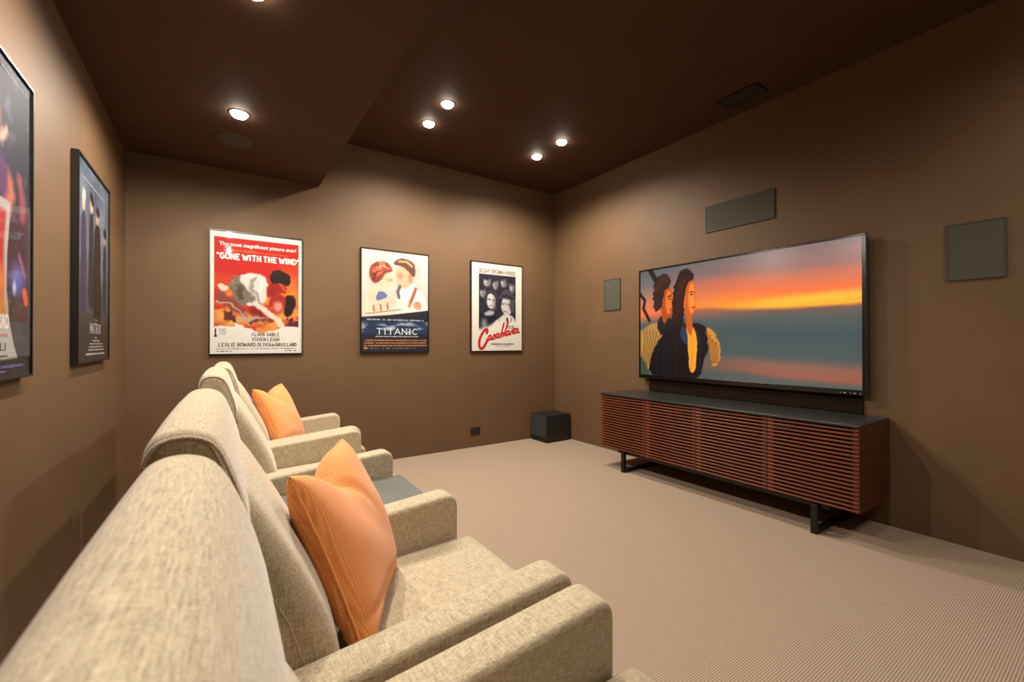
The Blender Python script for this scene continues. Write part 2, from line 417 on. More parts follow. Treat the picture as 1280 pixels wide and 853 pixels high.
class Paint:
    """flat picture: sRGB values on a grid, u right, v down, both 0..1"""
    def __init__(s, nx, ny, aspect, base):
        s.nx, s.ny, s.asp = nx, ny, aspect
        u = np.linspace(0, 1, nx); v = np.linspace(0, 1, ny)
        s.U, s.V = np.meshgrid(u, v); s.px = 1.0 / ny
        s.U0, s.V0 = s.U, s.V
        s.c = np.zeros((ny, nx, 3)) + np.array(base, float)
    def warp(s, amp, f, seed):
        s.U, s.V = s.U0, s.V0
        a, b = s.noise(f, int(f * 1.4), seed), s.noise(f, int(f * 1.4), seed + 50)
        s.U = s.U0 + amp * (a - .5); s.V = s.V0 + amp * (b - .5)
    def flat(s): s.U, s.V = s.U0, s.V0
    def put(s, mask, col):
        mask = np.clip(mask, 0, 1)[..., None]; s.c = s.c * (1 - mask) + np.array(col, float) * mask
    def noise(s, fu, fv, seed):
        out = np.zeros_like(s.U); amp = 1.0; tot = 0
        for k in range(4):
            a = int(fu * 2 ** k) + 2; b = int(fv * 2 ** k) + 2
            g = np.random.RandomState(seed + k).rand(b + 1, a + 1)
            x = s.U * (a - 1); y = s.V * (b - 1); xi = np.floor(x).astype(int); yi = np.floor(y).astype(int)
            fx = x - xi; fy = y - yi; fx = fx * fx * (3 - 2 * fx); fy = fy * fy * (3 - 2 * fy)
            q = (g[yi, xi] * (1 - fx) + g[yi, xi + 1] * fx) * (1 - fy) + (g[yi + 1, xi] * (1 - fx) + g[yi + 1, xi + 1] * fx) * fy
            out += amp * q; tot += amp; amp *= 0.55
        return out / tot
    def ellipse(s, cu, cv, ru, rv, col, soft=0.03, rot=0.0, alpha=1.0):
        x = (s.U - cu) * s.asp; y = s.V - cv; c, n = math.cos(R(rot)), math.sin(R(rot))
        X = (x * c + y * n) / (ru * s.asp); Y = (-x * n + y * c) / rv
        d = (1 - np.sqrt(X * X + Y * Y)) * min(ru * s.asp, rv)
        s.put(alpha * np.clip(d / max(soft, s.px) + 0.5, 0, 1), col)
    def sdf(s, pts):
        P = np.array(pts, float); X = s.U * s.asp; Y = s.V; P = P * [s.asp, 1]
        d = np.full(X.shape, 1e9); inside = np.zeros(X.shape, bool); n = len(P)
        for i in range(n):
            a = P[i]; b = P[(i + 1) % n]; e = b - a; L2 = e @ e + 1e-12
            t = np.clip(((X - a[0]) * e[0] + (Y - a[1]) * e[1]) / L2, 0, 1)
            d = np.minimum(d, np.hypot(X - a[0] - t * e[0], Y - a[1] - t * e[1]))
            cond = (a[1] > Y) != (b[1] > Y)
            with np.errstate(divide='ignore', invalid='ignore'):
                xi = a[0] + (Y - a[1]) * e[0] / (e[1] if abs(e[1]) > 1e-9 else 1e-9)
            inside ^= cond & (X < xi)
        return np.where(inside, d, -d)
    def poly(s, pts, col, soft=0.006, alpha=1.0, smooth=2):
        if smooth: pts = chaikin([tuple(p) for p in pts], smooth)
        s.put(alpha * np.clip(s.sdf(pts) / max(soft, s.px) + 0.5, 0, 1), col)
    def stroke(s, pts, w, col, soft=0.004, alpha=1.0):
        X = s.U * s.asp; Y = s.V; P = np.array(pts, float) * [s.asp, 1]; d = np.full(X.shape, 1e9)
        for a, b in zip(P[:-1], P[1:]):
            e = b - a; t = np.clip(((X - a[0]) * e[0] + (Y - a[1]) * e[1]) / (e @ e + 1e-12), 0, 1)
            d = np.minimum(d, np.hypot(X - a[0] - t * e[0], Y - a[1] - t * e[1]))
        s.put(alpha * np.clip((w / 2 - d) / max(soft, s.px) + 0.5, 0, 1), col)
    def band(s, v0, v1, col, soft=0.03, alpha=1.0):
        s.put(alpha * np.clip((s.V - v0) / soft + 0.5, 0, 1) * np.clip((v1 - s.V) / soft + 0.5, 0, 1), col)
    def mesh(s, name, w, h, mat, parent, y=0.0):
        """lies in the local xz plane, facing -y, centred"""
        ny, nx = s.ny, s.nx
        co = np.stack([(s.U0 - 0.5) * w, np.full_like(s.U, y), (0.5 - s.V0) * h], -1).reshape(-1, 3)
        idx = np.arange(nx * ny).reshape(ny, nx)
        q = np.stack([idx[1:, :-1], idx[1:, 1:], idx[:-1, 1:], idx[:-1, :-1]], -1).reshape(-1)
        me = bpy.data.meshes.new(name); nf = (nx - 1) * (ny - 1)
        me.vertices.add(nx * ny); me.vertices.foreach_set('co', co.ravel())
        me.loops.add(nf * 4); me.loops.foreach_set('vertex_index', q.astype(np.int32))
        me.polygons.add(nf); me.polygons.foreach_set('loop_start', np.arange(0, nf * 4, 4, dtype=np.int32))
        me.update(calc_edges=True); me.validate()
        at = me.attributes.new('ink', 'FLOAT_COLOR', 'POINT')
        rgba = np.concatenate([s2l(s.c).reshape(-1, 3), np.ones((nx * ny, 1))], 1)
        at.data.foreach_set('color', rgba.ravel().astype(np.float32))
        return link(name, me, mat, parent)

# stroke alphabet on a unit cell (x 0..1, y 0 bottom..1 top)
def arc(cx, cy, rx, ry, a0, a1, n=8):
    return [(cx + rx * math.cos(R(a0 + (a1 - a0) * k / n)), cy + ry * math.sin(R(a0 + (a1 - a0) * k / n))) for k in range(n + 1)]
GL = {
 'A': [[(0, 0), (.5, 1)], [(.5, 1), (1, 0)], [(.2, .36), (.8, .36)]],
 'B': [[(.15, 0), (.15, 1)], [(.15, 1), (.55, 1)] + arc(.55, .76, .3, .24, 90, -90) + [(.15, .52)], arc(.55, .26, .36, .26, 90, -90) + [(.15, 0)]],
 'C': [arc(.55, .5, .45, .5, 50, 310)], 'D': [[(.1, 0), (.1, 1)], [(.1, 1), (.4, 1)] + arc(.45, .5, .5, .5, 90, -90) + [(.1, 0)]],
 'E': [[(.15, 0), (.15, 1)], [(.15, 1), (.9, 1)], [(.15, .52), (.7, .52)], [(.15, 0), (.9, 0)]],
 'F': [[(.15, 0), (.15, 1)], [(.15, 1), (.9, 1)], [(.15, .52), (.7, .52)]],
 'G': [arc(.52, .5, .46, .5, 50, 330), [(.6, .45), (.95, .45), (.95, .1)]],
 'H': [[(.12, 0), (.12, 1)], [(.88, 0), (.88, 1)], [(.12, .5), (.88, .5)]], 'I': [[(.5, 0), (.5, 1)]],
 'K': [[(.12, 0), (.12, 1)], [(.88, 1), (.12, .42)], [(.4, .6), (.92, 0)]], 'L': [[(.15, 0), (.15, 1)], [(.15, 0), (.9, 0)]],
 'M': [[(.05, 0), (.05, 1)], [(.05, 1), (.5, .25)], [(.5, .25), (.95, 1)], [(.95, 1), (.95, 0)]],
 'N': [[(.1, 0), (.1, 1)], [(.1, 1), (.9, 0)], [(.9, 0), (.9, 1)]], 'O': [arc(.5, .5, .46, .5, 0, 360, 16)],
 'R': [[(.15, 0), (.15, 1)], [(.15, 1), (.55, 1)] + arc(.55, .76, .32, .24, 90, -90) + [(.15, .52)], [(.5, .52), (.95, 0)]],
 'S': [arc(.5, .75, .36, .25, 40, 270) + arc(.5, .25, .38, .25, 90, -140)], 'T': [[(.5, 0), (.5, 1)], [(.05, 1), (.95, 1)]],
 'V': [[(0, 1), (.5, 0)], [(.5, 0), (1, 1)]], 'W': [[(0, 1), (.27, 0)], [(.27, 0), (.5, .8)], [(.5, .8), (.73, 0)], [(.73, 0), (1, 1)]],
 'X': [[(.05, 0), (.95, 1)], [(.05, 1), (.95, 0)]], 'P': [[(.15, 0), (.15, 1)], [(.15, 1), (.55, 1)] + arc(.55, .74, .34, .26, 90, -90) + [(.15, .48)]],
 '"': [[(.3, 1), (.3, .72)], [(.7, 1), (.7, .72)]], 'd': [arc(.45, .3, .35, .3, 0, 360, 12), [(.8, 0), (.8, 1)]], 'e': [[(.1, .32), (.85, .32)] + arc(.48, .3, .38, .3, 5, 310)],
}
WID = {'I': .45, 'M': 1.2, 'W': 1.4, '"': .5, 'd': .8, 'e': .8}
class Ink:
    """flat lettering: thick strokes as one coloured mesh in the local xz plane"""
    def __init__(s): s.V, s.F, s.C, s.n = [], [], [], 0
    def lift(s, y):
        s.n += 1; return y - (s.n % 90) * 1.2e-5     # overlapping strokes lie on each other like layers of ink
    def quad_line(s, a, b, w, col, y):
        a = Vector(a); b = Vector(b); d = (b - a); y = s.lift(y)
        if d.length < 1e-9: return
        d.normalize(); n = Vector((-d.y, d.x)) * w / 2; e = d * w * 0.18
        i = len(s.V)
        for p in (a - e - n, b + e - n, b + e + n, a - e + n): s.V.append((p.x, y, p.y)); s.C.append(lin(col))
        s.F.append((i, i + 1, i + 2, i + 3))
    def line(s, pts, w, col, y):
        for a, b in zip(pts[:-1], pts[1:]): s.quad_line(a, b, w, col, y)
        for p in pts[1:-1]:
            i = len(s.V); yy = s.lift(y)
            for k in range(8): s.V.append((p[0] + w / 2 * math.cos(k * math.pi / 4), yy, p[1] + w / 2 * math.sin(k * math.pi / 4))); s.C.append(lin(col))
            s.F.append(tuple(range(i, i + 8)))
    def text(s, txt, x0, x1, z0, hgt, col, y, weight=0.16, serif=0.0, squash_space=0.5, slope=0.0):
        adv = []
        for ch in txt: adv.append(squash_space if ch == ' ' else WID.get(ch, 1.0) + 0.28)
        cw = (x1 - x0) / sum(adv); x = x0
        for ch, a in zip(txt, adv):
            if ch != ' ':
                wch = WID.get(ch, 1.0) * cw
                for st in GL[ch]:
                    pts = [(x + 0.14 * cw + px * wch, z0 + slope * (x - x0) + pz * hgt) for px, pz in st]
                    s.line(pts, weight * hgt, col, y)
                    if serif and len(st) == 2 and abs(st[0][0] - st[1][0]) < 0.55:
                        for p, q in ((pts[0], st[0]), (pts[1], st[1])):
                            if q[1] in (0, 1): s.quad_line((p[0] - serif * hgt, p[1]), (p[0] + serif * hgt, p[1]), 0.09 * hgt if weight < 0.2 else 0.14 * hgt, col, y)
            x += a * cw
    def rows(s, x0, x1, z, hgt, col, y, seed, density=0.8):
        """a line of unreadably small print: short upright ticks"""
        r = random.Random(seed); x = x0
        while x < x1:
            w = hgt * r.uniform(0.25, 0.6)
            if r.random() < density: s.quad_line((x, z + hgt / 2), (x + w, z + hgt / 2), hgt * r.uniform(.5, 1), col, y)
            x += w + hgt * 0.2
    def build(s, name, mat, parent):
        me = bpy.data.meshes.new(name); me.from_pydata(s.V, [], s.F); me.update()
        at = me.attributes.new('ink', 'FLOAT_COLOR', 'POINT')
        at.data.foreach_set('color', np.array(s.C, np.float32).ravel())
        return link(name, me, mat, parent)

def font_text(ink, txt, x0, x1, z0, hgt, col, y, bold=0.0, shear=0.0):
    cu = bpy.data.curves.new('t', 'FONT'); cu.body = txt; cu.size = 1.0; cu.offset = bold; cu.shear = shear; cu.resolution_u = 3
    o = bpy.data.objects.new('t', cu); COL.objects.link(o)
    dg = bpy.context.evaluated_depsgraph_get(); me = o.evaluated_get(dg).to_mesh()
    vs_ = [v.co.copy() for v in me.vertices]; fs = [tuple(p.vertices) for p in me.polygons]
    o.evaluated_get(dg).to_mesh_clear(); bpy.data.objects.remove(o); bpy.data.curves.remove(cu)
    xa = min(v.x for v in vs_); xb = max(v.x for v in vs_); i = len(ink.V)
    for v in vs_:
        ink.V.append((x0 + (v.x - xa) / (xb - xa) * (x1 - x0), y, z0 + v.y / 0.7 * hgt)); ink.C.append(lin(col))
    ink.F.extend(tuple(i + k for k in f) for f in fs)

def poster(label, loc, rz, w, h, paint, ink, fw=0.008, depth=0.024):
    """wall poster: origin at its centre on the wall, faces local -y"""
    t = empty('framed_poster', loc, rz); tag(t, label, 'poster', 'framed film posters')
    a, b = w / 2, h / 2
    fr = boxes('frame', [((-a, -depth, -b), (a, -0.0005, -b + fw)), ((-a, -depth, b - fw), (a, -0.0005, b)),
                    ((-a, -depth, -b + fw), (-a + fw, -0.0005, b - fw)), ((a - fw, -depth, -b + fw), (a, -0.0005, b - fw))], M['frame_black'], t)
    box('backing_board', (-a + fw, -depth + 0.009, -b + fw), (a - fw, -0.0005, b - fw), M['black_cloth'], t)
    p = paint.mesh('print', w - 2 * fw, h - 2 * fw, M['print'], t, -depth + 0.008)
    if ink is not None: lt = tag(ink.build('lettering', M['print'], p), kind='stuff'); lt.location = (0, .024 - depth, 0)
    box('glazing', (-a + fw, -depth + 0.003, -b + fw), (a - fw, -depth + 0.005, b - fw), M['glazing'], t)
    return t
PY = -0.0166   # lettering plane, just over the print
PZ = 1.038     # poster height
ZP = 1.611     # poster centre height

# --- red poster: plain stand-in picture, same colours
p = Paint(170, 250, 0.683 / 1.022, (240, 234, 226))
n1 = p.noise(5, 9, 3); n2 = p.noise(9, 14, 11)
m_red = np.clip((p.U - .035) / .006, 0, 1) * np.clip((.965 - p.U) / .006, 0, 1) * np.clip((p.V - .045) / .006, 0, 1) * np.clip((.795 + .05 * (n2 - .5) - .02 * np.sin(p.U * 9) - p.V) / .01, 0, 1)
base = p.c.copy()
p.put(np.ones_like(p.U), (196, 30, 22))
p.put(np.clip((n1 - .42) * 5, 0, 1) * np.clip((p.V - .3) * 5, 0, 1) * .8, (226, 110, 40))
p.put(np.clip((n2 - .52) * 6, 0, 1) * np.clip((p.V - .33) * 6, 0, 1) * .8, (238, 172, 76))
p.ellipse(.86, .52, .14, .17, (236, 150, 50), .2, alpha=.8)
p.ellipse(.3, .72, .34, .05, (232, 176, 92), .08, alpha=.8)
p.warp(.05, 9, 300)
p.poly([(.18, .42), (.3, .34), (.42, .32), (.56, .34), (.63, .40), (.62, .5), (.56, .58), (.44, .6), (.32, .58)], (224, 218, 208), .012)
p.warp(.10, 14, 310)
p.poly([(.19, .42), (.3, .36), (.34, .44), (.44, .5), (.44, .6), (.32, .6), (.24, .52)], (128, 112, 100), .02)
p.poly([(.22, .45), (.3, .42), (.36, .52), (.34, .58)], (84, 70, 62), .02); p.stroke([(.46, .36), (.44, .46), (.5, .56)], .03, (160, 148, 140), .02); p.stroke([(.54, .36), (.53, .5)], .02, (246, 242, 236), .01)
p.warp(.05, 10, 320)
p.poly([(.62, .36), (.66, .29), (.76, .28), (.87, .34), (.86, .42), (.8, .41), (.72, .4), (.68, .44)], (36, 16, 14), .012)
p.poly([(.64, .4), (.74, .4), (.84, .43), (.8, .48), (.7, .5), (.6, .54), (.58, .46)], (156, 34, 24), .015); p.stroke([(.74, .41), (.8, .45)], .012, (216, 104, 76), .01)
p.poly([(.8, .5), (.9, .48), (.94, .56), (.9, .66), (.82, .70), (.78, .62)], (40, 16, 18), .015)
p.poly([(.62, .53), (.72, .49), (.82, .52), (.8, .62), (.72, .66), (.64, .62)], (168, 40, 30), .015); p.ellipse(.72, .6, .05, .04, (226, 150, 130), .03)
p.poly([(.42, .58), (.56, .6), (.66, .66), (.7, .74), (.5, .72), (.4, .66)], (140, 30, 26), .02)
p.stroke([(.48, .58), (.56, .62), (.64, .68), (.72, .7), (.76, .76)], .045, (234, 214, 196), .012)
p.poly([(.04, .5), (.12, .48), (.26, .56), (.42, .68), (.36, .7), (.1, .6)], (142, 70, 60), .02); p.ellipse(.12, .46, .05, .03, (234, 214, 196), .01, rot=20)
p.stroke([(.06, .56), (.22, .6), (.36, .68)], .012, (214, 160, 140), .008)
p.warp(.10, 16, 330)
p.ellipse(.2, .7, .06, .045, (104, 40, 26), .02); p.ellipse(.44, .71, .14, .03, (200, 160, 140), .02); p.ellipse(.5, .73, .1, .015, (96, 60, 50), .01); p.ellipse(.9, .75, .08, .035, (98, 34, 50), .02)
p.ellipse(.28, .78, .05, .025, (240, 232, 224), .01); p.ellipse(.24, .74, .03, .02, (60, 36, 24), .01)
p.flat()
p.c = base * (1 - m_red[..., None]) + p.c * m_red[..., None]
W0, H0 = 0.683, 1.022
def PX(u): return (u - .5) * W0
def PV(v): return (.5 - v) * H0
k = Ink()
font_text(k, 'The most magnificent picture ever!', PX(.09), PX(.93), PV(.115), .030, (244, 238, 230), PY, bold=.025)
font_text(k, "DAVID O. SELZNICK'S", PX(.21), PX(.48), PV(.158), .018, (224, 150, 60), PY, bold=.005)
font_text(k, 'PRODUCTION OF MARGARET MITCHELL\'S', PX(.49), PX(.84), PV(.158), .009, (224, 150, 60), PY)
k.text('"GONE WITH THE WIND"', PX(.06), PX(.97), PV(.222), .044, (246, 240, 232), PY, weight=.26, serif=.14, squash_space=.4)
INKC = (52, 42, 38)
k.text('CLARK GABLE', PX(.43), PX(.74), PV(.852), .026, INKC, PY, weight=.17, serif=.12)
k.text('VIVIEN LEIGH', PX(.43), PX(.74), PV(.894), .026, INKC, PY, weight=.17, serif=.12)
k.text('LESLIE HOWARD', PX(.08), PX(.475), PV(.940), .028, INKC, PY, weight=.17, serif=.12)
k.text('OLIVIA', PX(.49), PX(.645), PV(.940), .028, INKC, PY, weight=.17, serif=.12)
k.text('de', PX(.648), PX(.69), PV(.940), .026, INKC, PY, weight=.15)
k.text('HAVILLAND', PX(.695), PX(.94), PV(.940), .028, INKC, PY, weight=.17, serif=.12)
k.rows(PX(.06), PX(.93), PV(.962), .006, (120, 108, 100), PY, 1); k.rows(PX(.06), PX(.22), PV(.982), .006, (60, 52, 48), PY, 2)
k.rows(PX(.8), PX(.94), PV(.982), .008, (40, 36, 34), PY, 3)
for i in range(4): k.rows(PX(.09), PX(.16), PV(.80 + i * .014), .005, (130, 120, 112), PY, 4 + i)
k.quad_line((PX(.055), PV(.795)), (PX(.055), PV(.85)), .010, INKC, PY); k.quad_line((PX(.045), PV(.855)), (PX(.068), PV(.855)), .014, INKC, PY)
poster('red framed poster with white serif title, left of three on the brown wall', (0.283, YB, ZP), 0, 0.699, PZ, p, k)

# --- pale poster with a dark blue foot
p = Paint(150, 220, 0.695 / 1.022, (226, 214, 206))
n1 = p.noise(4, 5, 21); n2 = p.noise(6, 20, 31); n3 = p.noise(16, 16, 41)
p.put(np.clip((n1 - .35) * 1.8, 0, 1) * .7, (244, 230, 212)); p.put(np.clip((n1 - .45) * 4, 0, 1) * .55, (188, 172, 172))
p.ellipse(.3, .62, .42, .22, (240, 222, 196), .25, alpha=.8)
p.warp(.03, 8, 340)
p.poly([(.52, .34), (.62, .31), (.72, .3), (.88, .36), (.98, .5), (1.0, .68), (.5, .68), (.5, .5)], (252, 247, 238), .015)
p.put(np.clip((n3 - .5) * 3, 0, 1) * np.clip(p.sdf([(.55, .34), (.9, .38), (.98, .6), (.54, .6)]) / .1, 0, 1) * .3, (206, 190, 176))
p.poly([(.08, .42), (.18, .34), (.28, .36), (.34, .44), (.4, .56), (.1, .62)], (242, 210, 178), .03)
p.poly([(.13, .3), (.1, .2), (.16, .13), (.28, .1), (.42, .13), (.46, .2), (.36, .22), (.3, .28), (.2, .34)], (150, 66, 50), .015)
p.warp(.09, 18, 350)
p.poly([(.15, .24), (.18, .16), (.3, .12), (.42, .16), (.34, .2), (.24, .26)], (206, 112, 82), .02); p.stroke([(.16, .3), (.22, .22), (.36, .17)], .015, (96, 40, 36), .01); p.stroke([(.2, .16), (.3, .145), (.4, .17)], .012, (232, 160, 120), .01)
p.warp(.02, 8, 345)
p.poly([(.28, .3), (.34, .22), (.44, .22), (.47, .27), (.45, .32), (.4, .35), (.3, .38)], (244, 206, 174), .015); p.ellipse(.4, .29, .035, .012, (206, 140, 116), .02)
p.poly([(.48, .24), (.5, .16), (.6, .12), (.74, .16), (.76, .26), (.7, .34), (.58, .37), (.52, .33)], (238, 188, 150), .015); p.ellipse(.56, .24, .04, .03, (214, 146, 116), .03); p.ellipse(.72, .24, .03, .06, (206, 140, 110), .02)
p.poly([(.45, .12), (.52, .06), (.66, .06), (.78, .1), (.8, .2), (.76, .25), (.7, .19), (.6, .14), (.5, .14)], (112, 74, 60), .012); p.stroke([(.54, .09), (.66, .09), (.74, .13)], .018, (226, 186, 124), .012)
p.poly([(.2, .46), (.24, .4), (.34, .41), (.38, .45), (.3, .48), (.22, .5)], (112, 118, 172), .012); p.ellipse(.4, .53, .05, .016, (146, 156, 200), .02)
p.stroke([(.8, .36), (.7, .54)], .034, (184, 104, 78), .01); p.stroke([(.56, .34), (.52, .4), (.54, .46)], .03, (104, 96, 104), .015)
p.poly([(.16, .52), (.34, .5), (.5, .48), (.5, .54), (.3, .58), (.18, .58)], (238, 200, 166), .03)
p.poly([(.76, .51), (.84, .48), (.9, .52), (.88, .57), (.78, .57)], (214, 126, 94), .02)
p.flat()
p.ellipse(.4, .56, .5, .05, (244, 226, 202), .06, alpha=.6)
p.poly([(-.05, .665), (.4, .635), (1.05, .57), (1.05, 1.05), (-.05, 1.05)], (38, 40, 52), .008, smooth=0)
p.stroke([(.06, .63), (.58, .575)], .006, (96, 66, 60), .004)
for i in range(3): p.stroke([(.17 + .1 * i, .55 - .012 * i), (.175 + .1 * i, .6 - .012 * i)], .018, (190, 116, 84), .006)
sea = np.clip((p.V - .69) / .02, 0, 1) * np.clip((.84 - p.V) / .03, 0, 1)
p.put(sea * .8, (44, 62, 98)); p.put(sea * np.clip((n2 - .5) * 5, 0, 1) * .8, (186, 200, 214))
p.band(.86, 1.0, (44, 40, 44), .03, .8)
W0, H0 = 0.695, 1.022
k = Ink()
k.rows(PX(.08), PX(.92), PV(.692), .018, (150, 160, 176), PY, 11, .75)
k.text('TITANIC', PX(.2), PX(.84), PV(.825), .056, (240, 240, 244), PY, weight=.14, serif=.13)
k.rows(PX(.2), PX(.84), PV(.852), .008, (226, 226, 230), PY, 12, .85)
for i in range(3): k.rows(PX(.04 + .02 * (i == 0)), PX(.97), PV(.895 + .026 * i), .017, (176, 116, 82), PY, 13 + i, .95)
k.rows(PX(.04), PX(.09), PV(.972), .022, (196, 130, 90), PY, 17, 1); k.rows(PX(.12), PX(.8), PV(.970), .008, (170, 170, 172), PY, 18, .4)
for i in range(7): k.quad_line((PX(.7 + .04 * i), PV(.642 - .006 * i)), (PX(.706 + .04 * i), PV(.641 - .006 * i)), .003, (150, 150, 150), PY)
poster('framed pale poster with dark blue foot, middle of three on the brown wall', (1.5015, YB, ZP), 0, 0.711, PZ, p, k)

# --- cream poster with red script
p = Paint(150, 220, 0.70 / 1.022, (242, 236, 222))
n1 = p.noise(6, 8, 51); n3 = p.noise(10, 12, 61)
pic = np.clip((p.U - .135) / .006, 0, 1) * np.clip((.875 - p.U) / .006, 0, 1) * np.clip((p.V - .125) / .006, 0, 1) * np.clip((.78 - .09 * np.clip((p.U - .2) * 3, 0, 1) - p.V + .03 * (n1 - .5)) / .05, 0, 1)
base = p.c.copy(); p.c[:] = (44, 44, 58)
p.put(np.clip((n1 - .5) * 3, 0, 1) * .5, (90, 90, 106))
p.warp(.05, 12, 360)
for cu, cv, r in ((.3, .21, .075), (.46, .235, .06), (.62, .21, .06), (.79, .25, .06), (.21, .34, .06)):
    p.ellipse(cu, cv + .07, r * 1.4, .05, (40, 40, 54), .03); p.ellipse(cu, cv, r * .8, r * .9, (186, 182, 184), .02); p.ellipse(cu + .03, cv + .01, r * .4, r * .6, (120, 116, 124), .03)
    p.ellipse(cu - .01, cv - .045, r * .95, r * .45, (40, 38, 50), .02); p.stroke([(cu - .03, cv - .008), (cu + .03, cv - .008)], .008, (70, 66, 76), .008); p.stroke([(cu - .02, cv + .028), (cu + .02, cv + .028)], .006, (96, 90, 98), .006)
p.warp(.03, 9, 365)
p.poly([(.14, .6), (.22, .54), (.34, .53), (.46, .56), (.5, .64), (.4, .8), (.14, .8)], (30, 30, 44), .02); p.poly([(.22, .57), (.34, .53), (.46, .56), (.4, .59), (.28, .6)], (186, 182, 186), .02)
p.poly([(.26, .5), (.25, .38), (.32, .3), (.44, .3), (.52, .37), (.5, .48), (.44, .54)], (60, 56, 66), .012)
p.poly([(.29, .46), (.31, .37), (.38, .34), (.45, .38), (.46, .46), (.41, .52), (.34, .52)], (222, 216, 214), .015); p.ellipse(.43, .45, .03, .06, (150, 144, 148), .03)
p.stroke([(.31, .415), (.36, .415)], .009, (60, 56, 64), .008); p.stroke([(.4, .42), (.44, .42)], .009, (60, 56, 64), .008); p.stroke([(.34, .482), (.39, .484)], .009, (90, 60, 70), .008)
p.poly([(.36, .74), (.44, .66), (.56, .6), (.7, .57), (.86, .62), (.92, .84), (.34, .84)], (224, 220, 214), .02); p.stroke([(.52, .64), (.6, .74)], .012, (110, 106, 116), .01); p.stroke([(.78, .62), (.74, .74)], .012, (120, 116, 124), .01)
p.poly([(.58, .46), (.6, .39), (.7, .38), (.8, .41), (.81, .5), (.76, .58), (.66, .6), (.59, .54)], (210, 204, 202), .015); p.poly([(.74, .4), (.84, .42), (.84, .54), (.78, .57), (.74, .5)], (84, 80, 88), .02)
p.stroke([(.6, .455), (.65, .452)], .01, (50, 46, 54), .008); p.stroke([(.69, .455), (.74, .46)], .01, (50, 46, 54), .008); p.stroke([(.63, .54), (.69, .545)], .01, (100, 80, 86), .008)
p.poly([(.5, .4), (.56, .36), (.6, .3), (.7, .28), (.8, .32), (.84, .38), (.9, .42), (.86, .44), (.7, .39), (.58, .4)], (74, 72, 84), .012); p.stroke([(.58, .37), (.7, .355), (.82, .39)], .02, (34, 32, 42), .01)
p.poly([(.67, .62), (.72, .62), (.72, .72), (.68, .74)], (52, 50, 62), .01)
p.ellipse(.24, .7, .05, .06, (190, 188, 190), .05, alpha=.7)
p.flat()
p.c = base * (1 - pic[..., None]) + p.c * pic[..., None]
W0, H0 = 0.70, 1.022
k = Ink()
for wd, a, b in (('BOGART', .15, .37), ('BERGMAN', .385, .645), ('HENREID', .665, .87)):
    if wd == 'BOGART': font_text(k, 'BOGART', PX(a), PX(b), PV(.115), .048, (96, 66, 54), PY, bold=.018)
    else: font_text(k, wd, PX(a), PX(b), PV(.115), .048, (96, 66, 54), PY, bold=.018)
font_text(k, 'HUMPHREY', PX(.16), PX(.33), PV(.037), .010, (150, 110, 92), PY); font_text(k, 'INGRID', PX(.45), PX(.56), PV(.037), .010, (150, 110, 92), PY); font_text(k, 'PAUL', PX(.73), PX(.81), PV(.037), .010, (150, 110, 92), PY)
RED = (206, 34, 40)
def script(pts, w=.024, y=PY): k.line([(PX(a), PV(b)) for a, b in chaikin_open(pts)], w, RED, y)
def chaikin_open(pts, it=3):
    for _ in range(it):
        q = [pts[0]]
        for a, b in zip(pts[:-1], pts[1:]):
            q.append((a[0] * .75 + b[0] * .25, a[1] * .75 + b[1] * .25)); q.append((a[0] * .25 + b[0] * .75, a[1] * .25 + b[1] * .75))
        q.append(pts[-1]); pts = q
    return pts
def base_v(u): return .885 - .155 * (u - .3)      # the rising base line
script([(.29, .80), (.31, .755), (.24, .765), (.15, .86), (.14, .96), (.2, .985), (.27, .92), (.31, .87)], .032)
def sa(u):
    b = base_v(u); script([(u + .06, b - .05), (u + .03, b - .062), (u, b - .03), (u + .01, b), (u + .04, b - .012), (u + .062, b - .05), (u + .055, b - .01), (u + .085, b - .012)], .02)
sa(.315)
b = base_v(.42); script([(.40, b - .008), (.44, b - .062), (.455, b - .03), (.445, b), (.41, b + .002)], .02)
sa(.47)
b = base_v(.57); script([(.56, b - .02), (.635, b - .16), (.625, b - .165), (.57, b - .03), (.585, b), (.62, b - .02), (.615, b - .055), (.585, b - .045)], .02)
b = base_v(.64); script([(.63, b - .02), (.72, b - .165), (.71, b - .17), (.645, b - .03), (.655, b), (.68, b - .015)], .02)
sa(.68)
b = base_v(.77); script([(.765, b), (.785, b - .055), (.775, b - .02), (.805, b - .06), (.818, b - .045), (.805, b - .008), (.83, b - .01)], .018)
b = base_v(.83); script([(.865, b - .052), (.845, b - .06), (.828, b - .03), (.838, b), (.87, b - .012)], .018)
sa(.865)
k.rows(PX(.66), PX(.86), PV(.722), .012, (70, 60, 70), PY, 31, .9); k.rows(PX(.68), PX(.86), PV(.742), .012, (70, 60, 70), PY, 32, .9)
k.rows(PX(.38), PX(.85), PV(.932), .016, (120, 112, 100), PY, 33, .9); k.rows(PX(.46), PX(.76), PV(.952), .008, (150, 140, 128), PY, 34, .9)
poster('framed cream poster with red script title, right of three nearest the corner', (2.725, YB, ZP), 0, 0.716, PZ, p, k)

